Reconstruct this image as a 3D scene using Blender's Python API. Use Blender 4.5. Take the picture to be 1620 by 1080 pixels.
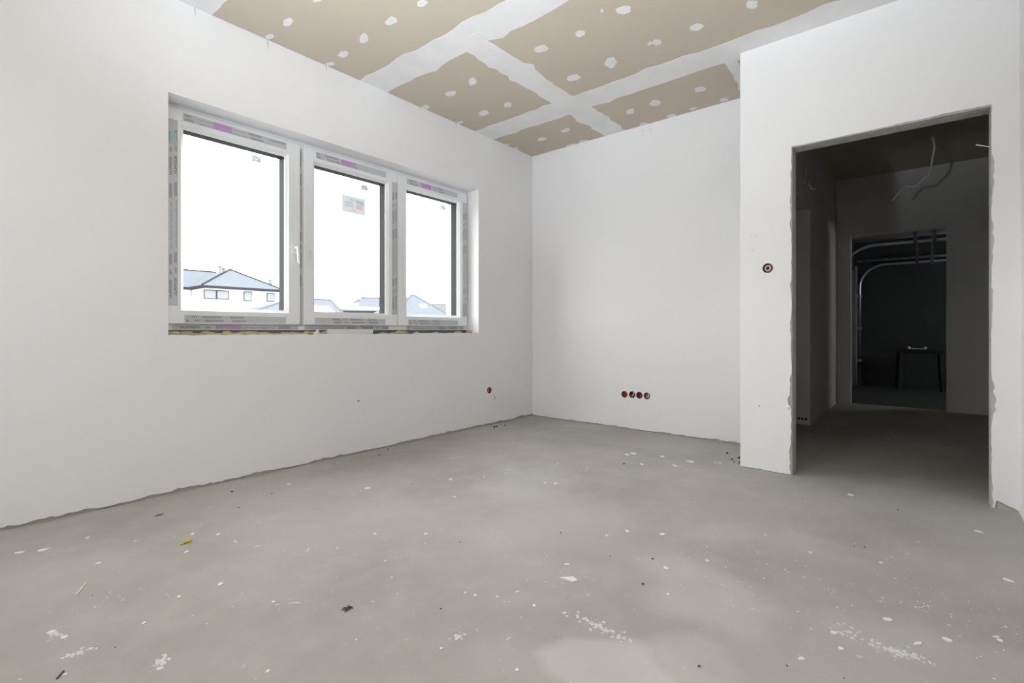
import bpy, bmesh, math, random
from mathutils import Vector, Matrix
from mathutils.geometry import tessellate_polygon

# ------------------------------------------------------------------ clear
for o in list(bpy.data.objects):
    bpy.data.objects.remove(o)
SC = bpy.context.scene
COL = SC.collection
rnd = random.Random(7)

# ------------------------------------------------------------------ camera
F_PX, YAW, CY, CAM_H = 783.07, math.radians(39.8215), 521.68, 0.92
cam_d = bpy.data.cameras.new('camera')
cam_d.sensor_width = 36.0
cam_d.lens = F_PX / 1620 * 36.0
cam_d.shift_y = -(540 - CY) / 1620
cam_d.clip_start, cam_d.clip_end = 0.02, 500
cam = bpy.data.objects.new('camera', cam_d)
COL.objects.link(cam)
cam.location = (0, 0, CAM_H)
cam.rotation_euler = (math.pi / 2, 0, YAW - math.pi / 2)
SC.camera = cam

# ------------------------------------------------------------------ world, light, exposure
SKY = 9.8
LAMP_W, LAMP_XY, LAMP_Z, LAMP_AIM, LAMP_CONE = 510.0, (-0.40, 1.05), 1.00, (0.82, 1.22, 2.78), 108  # added bounce light, out of view behind the camera
wd = bpy.data.worlds.new('overcast_sky')
SC.world = wd
wd.use_nodes = True
bg = wd.node_tree.nodes['Background']
bg.inputs['Color'].default_value = (0.965, 0.985, 1.0, 1)
bg.inputs['Strength'].default_value = SKY
SC.view_settings.view_transform = 'Standard'
SC.view_settings.look = 'None'
SC.view_settings.gamma = 1
SC.view_settings.use_curve_mapping = False
SC.view_settings.exposure = 0.06

# ------------------------------------------------------------------ room dimensions (metres)
W, D, E, H = 3.2392, 4.2282, 3.5437, 2.783   # window wall Y, back wall X, doorway wall X, ceiling
PY = 0.954                                    # end of the doorway wall
RY = -0.366                                   # right wall
RX = -1.9                                     # rear wall (behind the camera)
HX, HY = 7.40, 0.850                          # hall far wall, hall left wall
DY0, DY1, DZ = -0.263, 0.646, 2.076           # doorway opening
GF = -0.115                                   # garage floor

FW = Vector((math.cos(YAW), math.sin(YAW), 0)); RT = Vector((math.sin(YAW), -math.cos(YAW), 0))
def ray(px, py):
    return FW + RT * ((px - 810) / F_PX) + Vector((0, 0, -(py - CY) / F_PX))
def on_z(px, py, z=0.0):
    d = ray(px, py); t = (z - CAM_H) / d.z; p = d * t; p.z += CAM_H; return p
def on_x(px, py, x):
    d = ray(px, py); p = d * (x / d.x); p.z += CAM_H; return p
def on_y(px, py, y):
    d = ray(px, py); p = d * (y / d.y); p.z += CAM_H; return p
def at_depth(px, py, dep):
    p = ray(px, py) * dep; p.z += CAM_H; return p

# light portals: guide the sky's light through the two glazed openings
def portal(name, loc, rot, sx, sy):
    l = bpy.data.lights.new(name, 'AREA'); l.shape = 'RECTANGLE'; l.size, l.size_y = sx, sy
    l.cycles.is_portal = True
    o = bpy.data.objects.new(name, l); COL.objects.link(o); o.location = loc; o.rotation_euler = rot
RWY0, RWY1, RWZ0, RWZ1 = 1.25, 2.90, 1.10, 2.50      # added window, unseen in the rear wall, for fill daylight
portal('window_portal', ((0.89 + 3.39) / 2, W + 0.40, 1.57), (-math.pi / 2, 0, 0), 2.5, 1.35)
portal('rear_fill_portal', (RX - 0.40, (RWY0 + RWY1) / 2, (RWZ0 + RWZ1) / 2), (math.pi / 2, 0, -math.pi / 2), RWY1 - RWY0, RWZ1 - RWZ0)

# ------------------------------------------------------------------ materials
def mat_new(name):
    m = bpy.data.materials.new(name); m.use_nodes = True
    return m, m.node_tree.nodes, m.node_tree.links, m.node_tree.nodes['Principled BSDF']
def lin(r, g, b):
    f = lambda c: (c / 255 / 12.92) if c <= 10 else ((c / 255 + 0.055) / 1.055) ** 2.4
    return (f(r), f(g), f(b), 1)
def plain(name, col, rough=0.6, metal=0.0, spec=0.5, var=0.06, scale=30.0, bump=0.0, bscale=80.0):
    m, n, l, b = mat_new(name)
    b.inputs['Roughness'].default_value = rough
    b.inputs['Metallic'].default_value = metal
    b.inputs['Specular IOR Level'].default_value = spec
    tc = n.new('ShaderNodeTexCoord')
    no = n.new('ShaderNodeTexNoise'); no.inputs['Scale'].default_value = scale; no.inputs['Detail'].default_value = 4
    l.new(tc.outputs['Object'], no.inputs['Vector'])
    mx = n.new('ShaderNodeMix'); mx.data_type = 'RGBA'
    mx.inputs['A'].default_value = tuple(c * (1 - var) for c in col[:3]) + (1,)
    mx.inputs['B'].default_value = tuple(min(1, c * (1 + var)) for c in col[:3]) + (1,)
    l.new(no.outputs['Fac'], mx.inputs['Factor'])
    l.new(mx.outputs['Result'], b.inputs['Base Color'])
    if bump:
        n2 = n.new('ShaderNodeTexNoise'); n2.inputs['Scale'].default_value = bscale; n2.inputs['Detail'].default_value = 5
        l.new(tc.outputs['Object'], n2.inputs['Vector'])
        bp = n.new('ShaderNodeBump'); bp.inputs['Strength'].default_value = bump; bp.inputs['Distance'].default_value = 0.004
        l.new(n2.outputs['Fac'], bp.inputs['Height']); l.new(bp.outputs['Normal'], b.inputs['Normal'])
    return m

M = {}
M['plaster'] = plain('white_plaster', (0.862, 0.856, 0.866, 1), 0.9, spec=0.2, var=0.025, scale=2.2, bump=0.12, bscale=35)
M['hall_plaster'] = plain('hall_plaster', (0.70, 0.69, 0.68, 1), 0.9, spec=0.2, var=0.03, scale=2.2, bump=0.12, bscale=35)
M['core'] = plain('grey_block', (0.50, 0.49, 0.465, 1), 0.95, spec=0.1, var=0.25, scale=14, bump=0.8, bscale=60)
M['board'] = plain('drywall_paper', (0.540, 0.477, 0.388, 1), 0.85, spec=0.2, var=0.04, scale=3, bump=0.05)
M['compound'] = plain('joint_compound', (0.77, 0.76, 0.755, 1), 0.85, spec=0.2, var=0.11, scale=5, bump=0.25, bscale=18)
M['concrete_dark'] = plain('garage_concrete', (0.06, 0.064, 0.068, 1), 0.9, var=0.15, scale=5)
M['pvc'] = plain('white_pvc', (0.88, 0.89, 0.91, 1), 0.35, var=0.01)
M['anthracite'] = plain('anthracite_foil', (0.022, 0.025, 0.028, 1), 0.6, spec=0.08, var=0.05)
M['rubber'] = plain('black_gasket', (0.02, 0.02, 0.022, 1), 0.6)
M['film'] = plain('grey_protective_film', (0.58, 0.59, 0.61, 1), 0.45, var=0.05, scale=60)
M['film_block'] = plain('film_print_grey', (0.38, 0.385, 0.40, 1), 0.5, var=0.04)
M['ink'] = plain('film_print_black', (0.045, 0.047, 0.055, 1), 0.5, var=0.02)
M['pink'] = plain('pink_mark', (0.56, 0.33, 0.60, 1), 0.5, var=0.06)
M['mint'] = plain('mint_mark', (0.42, 0.58, 0.53, 1), 0.5, var=0.05)
M['foam'] = plain('yellow_foam', (0.55, 0.49, 0.27, 1), 0.9, var=0.25, scale=40, bump=1.0, bscale=120)
M['mortar'] = plain('rough_mortar', (0.26, 0.255, 0.25, 1), 0.95, var=0.2, scale=30, bump=0.8)
M['profile_grey'] = plain('grey_sill_profile', (0.14, 0.145, 0.15, 1), 0.6, var=0.1)
M['box_red'] = plain('orange_red_plastic', (0.40, 0.075, 0.025, 1), 0.45, var=0.15)
M['box_brown'] = plain('dusty_red_plastic', (0.20, 0.07, 0.045, 1), 0.6, var=0.25)
M['wire_white'] = plain('white_cable', (0.70, 0.62, 0.58, 1), 0.5, var=0.05)
M['cable_grey'] = plain('pale_cable', (0.90, 0.90, 0.90, 1), 0.5, var=0.05)
M['black'] = plain('black_crumb', (0.03, 0.028, 0.026, 1), 0.9, var=0.3)
M['flake'] = plain('plaster_flake', (0.80, 0.79, 0.77, 1), 0.9, var=0.04)
M['chip'] = plain('grey_chip', (0.42, 0.41, 0.40, 1), 0.9, var=0.1)
M['yellow'] = plain('yellow_foam_crumb', (0.55, 0.46, 0.06, 1), 0.9, var=0.2, scale=200)
M['steel'] = plain('galvanised_steel', (0.72, 0.78, 0.85, 1), 0.30, metal=0.9, var=0.06)
M['dark_wood'] = plain('dark_trestle', (0.02, 0.02, 0.021, 1), 0.8, var=0.2)
M['door_panel'] = plain('garage_door_panel', (0.12, 0.12, 0.125, 1), 0.6)
M['pencil'] = plain('pencil_line', (0.40, 0.40, 0.40, 1), 0.9)
M['label'] = plain('grey_sticker', (0.30, 0.30, 0.31, 1), 0.6, var=0.02)
M['dust'] = plain('chalk_dust', (0.68, 0.67, 0.65, 1), 0.95, var=0.25, scale=60)
M['twig'] = plain('dry_fibre', (0.10, 0.085, 0.06, 1), 0.9, var=0.2)
def paper_mat(name, col):
    m, n, l, b = mat_new(name); b.inputs['Base Color'].default_value = col; b.inputs['Roughness'].default_value = 0.8
    tc = n.new('ShaderNodeTexCoord'); no = n.new('ShaderNodeTexNoise'); no.inputs['Scale'].default_value = 90; l.new(tc.outputs['Object'], no.inputs['Vector'])
    mx = n.new('ShaderNodeMix'); mx.data_type = 'RGBA'; mx.inputs['A'].default_value = tuple(c * 0.97 for c in col[:3]) + (1,); mx.inputs['B'].default_value = col; l.new(no.outputs['Fac'], mx.inputs['Factor'])
    tl = n.new('ShaderNodeBsdfTranslucent'); l.new(mx.outputs['Result'], tl.inputs['Color']); l.new(mx.outputs['Result'], b.inputs['Base Color'])
    ms_ = n.new('ShaderNodeMixShader'); ms_.inputs['Fac'].default_value = 0.55
    l.new(b.outputs['BSDF'], ms_.inputs[1]); l.new(tl.outputs['BSDF'], ms_.inputs[2]); l.new(ms_.outputs['Shader'], n['Material Output'].inputs['Surface'])
    return m
M['paper'] = paper_mat('pale_paper', (0.44, 0.44, 0.445, 1))
def ink_mat(name, col):
    m, n, l, b = mat_new(name); n.remove(b); tr = n.new('ShaderNodeBsdfTransparent'); tr.inputs['Color'].default_value = col
    l.new(tr.outputs['BSDF'], n['Material Output'].inputs['Surface']); return m
# exterior
M['render_white'] = plain('white_render', (0.62, 0.62, 0.62, 1), 0.9, var=0.03, scale=1)
M['roof'] = plain('blue_grey_roof_tiles', (0.080, 0.089, 0.099, 1), 0.8, spec=0.0, var=0.12, scale=2.0, bump=0.3, bscale=8)
M['roof_dark'] = plain('dark_eave', (0.024, 0.027, 0.030, 1), 0.8, spec=0.0)
M['roof_snow'] = plain('snow_on_roof', (0.8, 0.8, 0.82, 1), 0.9)
M['roof_brown'] = plain('pale_brown_roof', (0.075, 0.077, 0.080, 1), 0.8, spec=0.0, var=0.1, scale=1.5)
M['chimney_pale'] = plain('pale_chimney', (0.14, 0.14, 0.142, 1), 0.9, spec=0.0, var=0.05)
M['house_frame'] = plain('house_window_frame', (0.035, 0.035, 0.037, 1), 0.8, spec=0.0)
M['house_pane'] = plain('house_window_pane', (0.17, 0.175, 0.185, 1), 0.8, spec=0.0)
M['ground'] = plain('winter_ground', (0.12, 0.12, 0.11, 1), 0.95, var=0.2, scale=0.2)
M['bounce_ground'] = plain('white_bounce_ground', (0.80, 0.81, 0.83, 1), 0.95, spec=0.1, var=0.05, scale=0.5)  # unseen ground, made near-white to throw light up into the room

def glass_mat():
    m, n, l, b = mat_new('window_glass')
    out = n['Material Output']; n.remove(b)
    tr = n.new('ShaderNodeBsdfTransparent'); tr.inputs['Color'].default_value = (0.96, 0.975, 0.97, 1)
    gl = n.new('ShaderNodeBsdfGlossy'); gl.inputs['Roughness'].default_value = 0.02
    fr = n.new('ShaderNodeFresnel'); fr.inputs['IOR'].default_value = 1.45
    mx = n.new('ShaderNodeMixShader')
    l.new(fr.outputs['Fac'], mx.inputs['Fac']); l.new(tr.outputs['BSDF'], mx.inputs[1]); l.new(gl.outputs['BSDF'], mx.inputs[2])
    l.new(mx.outputs['Shader'], out.inputs['Surface'])
    return m
M['glass'] = glass_mat()

def floor_mat():
    m, n, l, b = mat_new('dusty_concrete_screed')
    b.inputs['Roughness'].default_value = 0.75
    b.inputs['Specular IOR Level'].default_value = 0.3
    tc = n.new('ShaderNodeTexCoord'); P = tc.outputs['Object']
    def noise(scale, detail=5, rough=0.55, vec=P):
        t = n.new('ShaderNodeTexNoise'); t.inputs['Scale'].default_value = scale; t.inputs['Detail'].default_value = detail
        t.inputs['Roughness'].default_value = rough; l.new(vec, t.inputs['Vector']); return t.outputs['Fac']
    def math_(op, a, bb=None, cc=None, clamp=False):
        t = n.new('ShaderNodeMath'); t.operation = op; t.use_clamp = clamp
        for i, v in enumerate((a, bb, cc)):
            if v is None: continue
            if isinstance(v, (int, float)): t.inputs[i].default_value = v
            else: l.new(v, t.inputs[i])
        return t.outputs[0]
    def smooth(v, lo, hi, t0=0.0, t1=1.0):
        t = n.new('ShaderNodeMapRange'); t.interpolation_type = 'SMOOTHSTEP'
        t.inputs['From Min'].default_value = lo; t.inputs['From Max'].default_value = hi
        t.inputs['To Min'].default_value = t0; t.inputs['To Max'].default_value = t1
        l.new(v, t.inputs['Value']); return t.outputs[0]
    def mix(fac, a, bb):
        t = n.new('ShaderNodeMix'); t.data_type = 'RGBA'
        if isinstance(fac, (int, float)): t.inputs['Factor'].default_value = fac
        else: l.new(fac, t.inputs['Factor'])
        for k, v in (('A', a), ('B', bb)):
            if isinstance(v, tuple): t.inputs[k].default_value = v
            else: l.new(v, t.inputs[k])
        return t.outputs['Result']
    base = mix(smooth(noise(1.1, 4), 0.32, 0.68), (0.372, 0.354, 0.322, 1), (0.462, 0.443, 0.408, 1))
    base = mix(smooth(noise(7, 6), 0.4, 0.75, 0, 0.35), base, (0.50, 0.475, 0.45, 1))
    base = mix(smooth(noise(120, 4), 0.55, 0.8, 0, 0.35), base, (0.33, 0.31, 0.29, 1))
    # dusty lighter patches, each with a place of its own on the slab
    warp = n.new('ShaderNodeTexNoise'); warp.inputs['Scale'].default_value = 2.6; warp.inputs['Detail'].default_value = 4
    l.new(P, warp.inputs['Vector'])
    wv = n.new('ShaderNodeVectorMath'); wv.operation = 'MULTIPLY_ADD'
    l.new(warp.outputs['Color'], wv.inputs[0]); wv.inputs[1].default_value = (0.42, 0.42, 0); l.new(P, wv.inputs[2])
    off = Vector((0.21, 0.21, 0))
    for (px, py, rx, rn, k) in ((985, 1078, 0.20, 0.06, 0.60), (1090, 1078, 0.24, 0.16, 0.5), (1080, 920, 0.30, 0.20, 0.42), (1180, 980, 0.22, 0.16, 0.35), (1230, 850, 0.25, 0.25, 0.25),
                                (840, 760, 0.45, 0.3, 0.25), (620, 800, 0.35, 0.3, 0.18), (1400, 1010, 0.25, 0.2, 0.22), (1120, 840, 0.2, 0.15, 0.25)):
        c = on_z(px, py, 0) + off
        ds = n.new('ShaderNodeVectorMath'); ds.operation = 'DISTANCE'; l.new(wv.outputs[0], ds.inputs[0]); ds.inputs[1].default_value = (c.x, c.y, 0)
        f = smooth(ds.outputs['Value'], rx, max(0.0, rx - rn), 0, k)
        base = mix(f, base, (0.62, 0.605, 0.575, 1))
    # paint and plaster specks
    for sc, thr, lo, k in ((26, 0.19, 0.46, 0.85), (60, 0.22, 0.48, 0.6), (9, 0.075, 0.40, 0.95)):
        v = n.new('ShaderNodeTexVoronoi'); v.inputs['Scale'].default_value = sc; l.new(wv.outputs[0], v.inputs['Vector'])
        sx = n.new('ShaderNodeSeparateColor'); l.new(v.outputs['Color'], sx.inputs['Color'])
        pick = smooth(sx.outputs['Red'], 0.74, 0.78)
        size = math_('MULTIPLY', sx.outputs['Green'], thr)
        spot = math_('LESS_THAN', v.outputs['Distance'], size)
        reg = smooth(noise(1.6, 3), lo, lo + 0.16)
        f = math_('MULTIPLY', math_('MULTIPLY', spot, pick), math_('MULTIPLY', reg, k))
        base = mix(f, base, (0.82, 0.81, 0.78, 1))
    # trowel scratches
    mp = n.new('ShaderNodeMapping'); mp.inputs['Scale'].default_value = (3, 60, 1); mp.inputs['Rotation'].default_value = (0, 0, 0.5); l.new(P, mp.inputs['Vector'])
    base = mix(math_('MULTIPLY', smooth(noise(1.0, 5, 0.7, mp.outputs['Vector']), 0.66, 0.78), smooth(noise(1.3, 2), 0.5, 0.65, 0, 0.35)), base, (0.6, 0.59, 0.56, 1))
    l.new(base, b.inputs['Base Color'])
    bp = n.new('ShaderNodeBump'); bp.inputs['Strength'].default_value = 0.25; bp.inputs['Distance'].default_value = 0.003
    l.new(noise(45, 6), bp.inputs['Height']); l.new(bp.outputs['Normal'], b.inputs['Normal'])
    return m
M['floor'] = floor_mat()

# ------------------------------------------------------------------ mesh helpers
class MB:
    def __init__(s): s.v = []; s.f = []
    def quad(s, *p):
        k = len(s.v); s.v += [tuple(q) for q in p]; s.f.append(tuple(range(k, k + len(p)))); return s
    def box(s, a, b):
        x0, y0, z0 = a; x1, y1, z1 = b; k = len(s.v)
        s.v += [(x0, y0, z0), (x1, y0, z0), (x1, y1, z0), (x0, y1, z0), (x0, y0, z1), (x1, y0, z1), (x1, y1, z1), (x0, y1, z1)]
        s.f += [tuple(k + i for i in q) for q in ((0, 3, 2, 1), (4, 5, 6, 7), (0, 1, 5, 4), (1, 2, 6, 5), (2, 3, 7, 6), (3, 0, 4, 7))]; return s
    def slab(s, axis, outline, holes, a, b):
        """flat plate: outline/holes are 2D loops in the plane across axis, extruded from a to b"""
        mk = {'X': lambda p, t: (t, p[0], p[1]), 'Y': lambda p, t: (p[0], t, p[1]), 'Z': lambda p, t: (p[0], p[1], t)}[axis]
        loops = [list(outline)] + [list(h) for h in holes]
        tris = tessellate_polygon([[Vector((p[0], p[1], 0)) for p in lp] for lp in loops])
        flat = [p for lp in loops for p in lp]; k = len(s.v); N = len(flat)
        s.v += [mk(p, a) for p in flat] + [mk(p, b) for p in flat]
        for t in tris:
            s.f.append((k + t[0], k + t[1], k + t[2])); s.f.append((k + N + t[2], k + N + t[1], k + N + t[0]))
        i = 0
        for lp in loops:
            L = len(lp)
            for j in range(L):
                p, q = k + i + j, k + i + (j + 1) % L
                s.f.append((p, q, q + N, p + N))
            i += L
        return s
    def tube(s, pts, r, n=8, cap=True):
        pts = [Vector(p) for p in pts]; rs = r if isinstance(r, (list, tuple)) else [r] * len(pts)
        k0 = len(s.v); up = None
        for i, p in enumerate(pts):
            d = (pts[min(i + 1, len(pts) - 1)] - pts[max(i - 1, 0)]).normalized()
            if up is None: up = Vector((0, 0, 1)) if abs(d.z) < 0.9 else Vector((1, 0, 0))
            u = d.cross(up).normalized(); w = u.cross(d).normalized(); up = w
            for j in range(n):
                a = 2 * math.pi * j / n; s.v.append(tuple(p + (u * math.cos(a) + w * math.sin(a)) * rs[i]))
        for i in range(len(pts) - 1):
            for j in range(n):
                a, b = k0 + i * n + j, k0 + i * n + (j + 1) % n
                s.f.append((a, b, b + n, a + n))
        if cap:
            s.f.append(tuple(k0 + j for j in range(n))[::-1]); e = k0 + (len(pts) - 1) * n; s.f.append(tuple(e + j for j in range(n)))
        return s
    def build(s, name, mat, parent=None, smooth=False, bevel=0.0, origin=None):
        me = bpy.data.meshes.new(name)
        o_ = Vector(origin) if origin is not None else Vector((0, 0, 0))
        me.from_pydata([tuple(Vector(v) - o_) for v in s.v], [], s.f)
        bm = bmesh.new(); bm.from_mesh(me)
        bmesh.ops.recalc_face_normals(bm, faces=bm.faces)
        bm.to_mesh(me); bm.free()
        if smooth:
            for p in me.polygons: p.use_smooth = True
        me.materials.append(M[mat] if isinstance(mat, str) else mat)
        o = bpy.data.objects.new(name, me); COL.objects.link(o)
        if origin is not None: o.location = o_
        if parent is not None:
            o.parent = parent
            w_, q_ = Vector((0, 0, 0)), parent
            while q_ is not None: w_ += q_.location; q_ = q_.parent
            o.location = o_ - w_
        if bevel:
            bv = o.modifiers.new('bevel', 'BEVEL'); bv.width = bevel; bv.segments = 2; bv.limit_method = 'ANGLE'
        return o
def empty(name, loc=(0, 0, 0)):
    o = bpy.data.objects.new(name, None); COL.objects.link(o); o.location = loc; o.empty_display_size = 0.1; return o
def struct(o, label=None):
    o['kind'] = 'structure'
    if label: o['label'] = label
    return o
def tag(o, label, cat, group=None):
    o['label'] = label; o['category'] = cat
    if group: o['group'] = group
    return o
def rag(a, b, n, amp, seed, base=0.0):
    """irregular torn-edge profile along a..b -> [(t, offset >= 0)]"""
    r = random.Random(seed); ks = [[r.random() for _ in range(400)] for _ in range(3)]; L = abs(b - a)
    def val(k, x):
        i = int(x) % 390; f = x - int(x); f = f * f * (3 - 2 * f); return k[i] * (1 - f) + k[i + 1] * f
    out = []
    for i in range(n + 1):
        d = L * i / n
        v = 0.5 * val(ks[0], d / 0.17) + 0.3 * val(ks[1], d / 0.06) + 0.3 * val(ks[2], d / 0.021)
        out.append((a + (b - a) * i / n, base + amp * max(0.0, v - 0.3) ** 1.6 * 2.2))
    return out
def circle(cx, cy, r, n=20):
    return [(cx + r * math.cos(2 * math.pi * i / n), cy + r * math.sin(2 * math.pi * i / n)) for i in range(n)]
def rect(x0, x1, y0, y1):
    return [(x0, y0), (x1, y0), (x1, y1), (x0, y1)]

# ================================================================== SETTING
PT = 0.010     # plaster thickness
# ---- floor
fl = MB(); fl.slab('Z', [(RX - 0.3, RY - 0.3), (E, RY - 0.3), (E, RY - 1.6), (HX + 0.12, RY - 1.6), (HX + 0.12, W + 0.05), (RX - 0.3, W + 0.05)], [], -0.12, 0.0)
struct(fl.build('floor', 'floor'))
gfl = MB(); gfl.box((HX + 0.12, -3.2, GF - 0.1), (11.8, 1.3, GF))
struct(gfl.build('floor_garage', 'concrete_dark'))

# ---- electrical box positions
BOXR = 0.031
boxes_back = [on_x(x, y, D) for x, y in ((988, 623.5), (1000, 624), (1011.5, 625), (1023.5, 626))]
box_left = on_y(774, 617, W)
box_door = on_x(1214.5, 424, E)

# ---- left wall with the window
WX0, WX1, WZ0, WZ1 = 0.892, 3.390, 0.892, 2.246
XL0 = RX
wl = MB()
wl.slab('Y', rect(XL0 - 0.3, D + 0.2, -0.1, H + 0.15), [rect(WX0 - PT, WX1 + PT, WZ0 - 0.012, WZ1 + PT)[::-1], circle(box_left.x, box_left.z, BOXR + 0.001)[::-1]], W + PT, W + 0.14)
wl.slab('Y', rect(XL0 - 0.3, D + 0.2, -0.1, H + 0.15), [rect(WX0 - PT, WX1 + PT, WZ0 - 0.012, WZ1 + PT)[::-1]], W + 0.14, W + 0.26)
wall_left = struct(wl.build('wall_left', 'core'))
# bottom edge ragged, sill edge ragged
low = rag(XL0, D, 300, 0.018, 3, 0.010)
out = [(x, z) for x, z in low] + [(D, H), (XL0, H)]
sill = [(x, WZ0 - dz * 0.35 + 0.002) for x, dz in rag(WX0, WX1, 60, 0.02, 5)]
hole = [(WX0, WZ1)] + sill + [(WX1, WZ1)]
pl = MB(); pl.slab('Y', out, [hole[::-1], circle(box_left.x, box_left.z, BOXR)[::-1]], W, W + PT)
pl.build('plaster_coat', 'plaster', wall_left)
# plastered reveals (soffit and both sides)
rv = MB()
rv.box((WX0 - PT, W + PT, WZ1), (WX1 + PT, W + 0.20, WZ1 + PT))
rv.box((WX1, W + PT, WZ0 - 0.01), (WX1 + PT, W + 0.20, WZ1))
rv.box((WX0 - PT, W + PT, WZ0 - 0.01), (WX0, W + 0.20, WZ1))
rv.build('reveal_plaster', 'plaster', wall_left)
# outer insulation layer with its reveal
ins = MB(); ins.slab('Y', rect(XL0 - 0.3, D + 0.2, -0.6, H + 0.6), [rect(WX0 + 0.03, WX1 - 0.005, WZ0 - 0.02, WZ1 - 0.02)[::-1]], W + 0.26, W + 0.44)
ins.build('facade_render', 'render_white', wall_left)
ms = MB(); ms.box((WX0 - PT, W + PT, WZ0 - 0.022), (WX1 + PT, W + 0.255, WZ0 - 0.004))
ms.build('sill_bed', 'mortar', wall_left)
# pencil ticks below the ceiling line
for (px, py, ln) in ((308, 14, 12), (423, 63, 14), (516, 106, 9), (664, 174, 5), (721, 199, 8)):
    p = on_y(px, py, W); t = MB()
    k = ln / F_PX * (p.x * FW.x + p.y * FW.y)
    t.tube([(p.x, W - 0.0005, H - 0.001), (p.x + 0.002, W - 0.001, H - k * 0.5), (p.x + 0.004, W - 0.0006, H - k)], [0.0022, 0.0018, 0.0008], 6)
    t.build('edge_crack', 'pencil', wall_left)

# ---- back wall
wb = MB(); wb.slab('X', rect(PY - 0.1, W + PT, -0.1, H + 0.15), [circle(b.y, b.z, BOXR + 0.001)[::-1] for b in boxes_back], D + PT, D + 0.14)
wall_back = struct(wb.build('wall_back', 'core'))
low = rag(PY, W, 150, 0.014, 11, 0.006)
pb = MB(); pb.slab('X', low + [(W, H), (PY, H)], [circle(b.y, b.z, BOXR)[::-1] for b in boxes_back], D, D + PT)
pb.build('plaster_coat', 'plaster', wall_back)
for (px, ln) in ((1028, 12), (1016, 7)):
    p = on_x(px, 200, D); t = MB(); t.tube([(D - 0.0005, p.y, H - 0.03), (D - 0.0008, p.y - 0.01, H - 0.10)], [0.0018, 0.0007], 5)
    t.build('edge_crack', 'pencil', wall_back)

# ---- short return wall between back wall and doorway wall
wr = MB(); wr.box((E + PT, PY - 0.13, 0), (D + PT, PY - PT, H + 0.1))
wall_return = struct(wr.build('wall_return', 'core'))
t = MB(); t.box((E + PT, PY - PT, 0.012), (D, PY, H)); t.build('plaster_coat', 'plaster', wall_return)

# ---- doorway wall: grey core, torn plaster on both faces
TH = 0.125
core = MB(); core.slab('X', [(RY - 0.1, -0.1), (DY0, -0.1), (DY0, DZ), (DY1, DZ), (DY1, -0.1), (PY - PT, -0.1), (PY - PT, H + 0.1), (RY - 0.1, H + 0.1)],
    [circle(box_door.y, box_door.z, BOXR + 0.001)[::-1]], E + PT, E + TH)
wall_doorway = struct(core.build('wall_doorway', 'core'))
def door_skin(seed, amp, chips=True):
    r = random.Random(seed)
    pts = []
    for y, dz in rag(RY, DY0 - 0.006, 14, 0.03, seed): pts.append((y, dz * 0.5 + 0.004 + (0.048 * ((y - RY) / (DY0 - RY)) ** 0.8 if chips and y < DY0 - 0.014 else 0.0)))
    for z, d in rag(0.03, DZ + 0.004, 90, amp, seed + 1): pts.append((DY0 - 0.001 - d, z))
    for y, d in rag(DY0 + 0.005, DY1 - 0.005, 40, amp * 0.45, seed + 2): pts.append((y, DZ + 0.003 + d))
    for z, d in reversed(rag(0.03, DZ, 90, amp, seed + 3)):
        bump = 0.014 if (chips and abs(z - 0.455) < 0.03) else 0
        pts.append((DY1 + 0.001 + d + bump, z))
    for y, dz in rag(DY1 + 0.006, PY, 40, 0.010, seed + 4): pts.append((y, 0.001 + dz * (1.0 if y < 0.78 else 0.4)))
    pts += [(PY, H), (RY, H)]
    return pts
sk = MB(); sk.slab('X', door_skin(21, 0.017), [circle(box_door.y, box_door.z, BOXR)[::-1]], E, E + PT)
sk.build('plaster_coat', 'plaster', wall_doorway)
sk = MB(); sk.slab('X', [(y, min(z, H)) for y, z in door_skin(41, 0.010, False)], [], E + TH, E + TH + PT)
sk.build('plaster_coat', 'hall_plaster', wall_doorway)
# ---- right wall and rear wall (behind the camera), window added there for fill light
wr = MB(); wr.box((RX - 0.3, RY - 0.3, -0.1), (E + PT, RY, H + 0.1)); struct(wr.build('wall_right', 'plaster'))
wrr = MB(); wrr.slab('X', rect(RY - 0.14, W + 0.1, -0.1, H + 0.1), [rect(RWY0, RWY1, RWZ0, RWZ1)[::-1]], RX - 0.3, RX)
struct(wrr.build('wall_rear', 'plaster'))
tw = empty('rear_fill_window', (RX - 0.2, (RWY0 + RWY1) / 2, RWZ0)); struct(tw)
mid = (RWY0 + RWY1) / 2
t = MB(); t.slab('X', rect(RWY0, RWY1, RWZ0, RWZ1), [rect(RWY0 + 0.07, mid - 0.05, RWZ0 + 0.08, RWZ1 - 0.07)[::-1], rect(mid + 0.05, RWY1 - 0.07, RWZ0 + 0.08, RWZ1 - 0.07)[::-1]], RX - 0.25, RX - 0.18)
t.build('window_frame', 'pvc', tw)
for a, b in ((RWY0 + 0.06, mid - 0.04), (mid + 0.04, RWY1 - 0.06)):
    t = MB(); t.quad((RX - 0.215, a, RWZ0 + 0.07), (RX - 0.215, b, RWZ0 + 0.07), (RX - 0.215, b, RWZ1 - 0.06), (RX - 0.215, a, RWZ1 - 0.06)); t.build('glass_pane', 'glass', tw)

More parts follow.
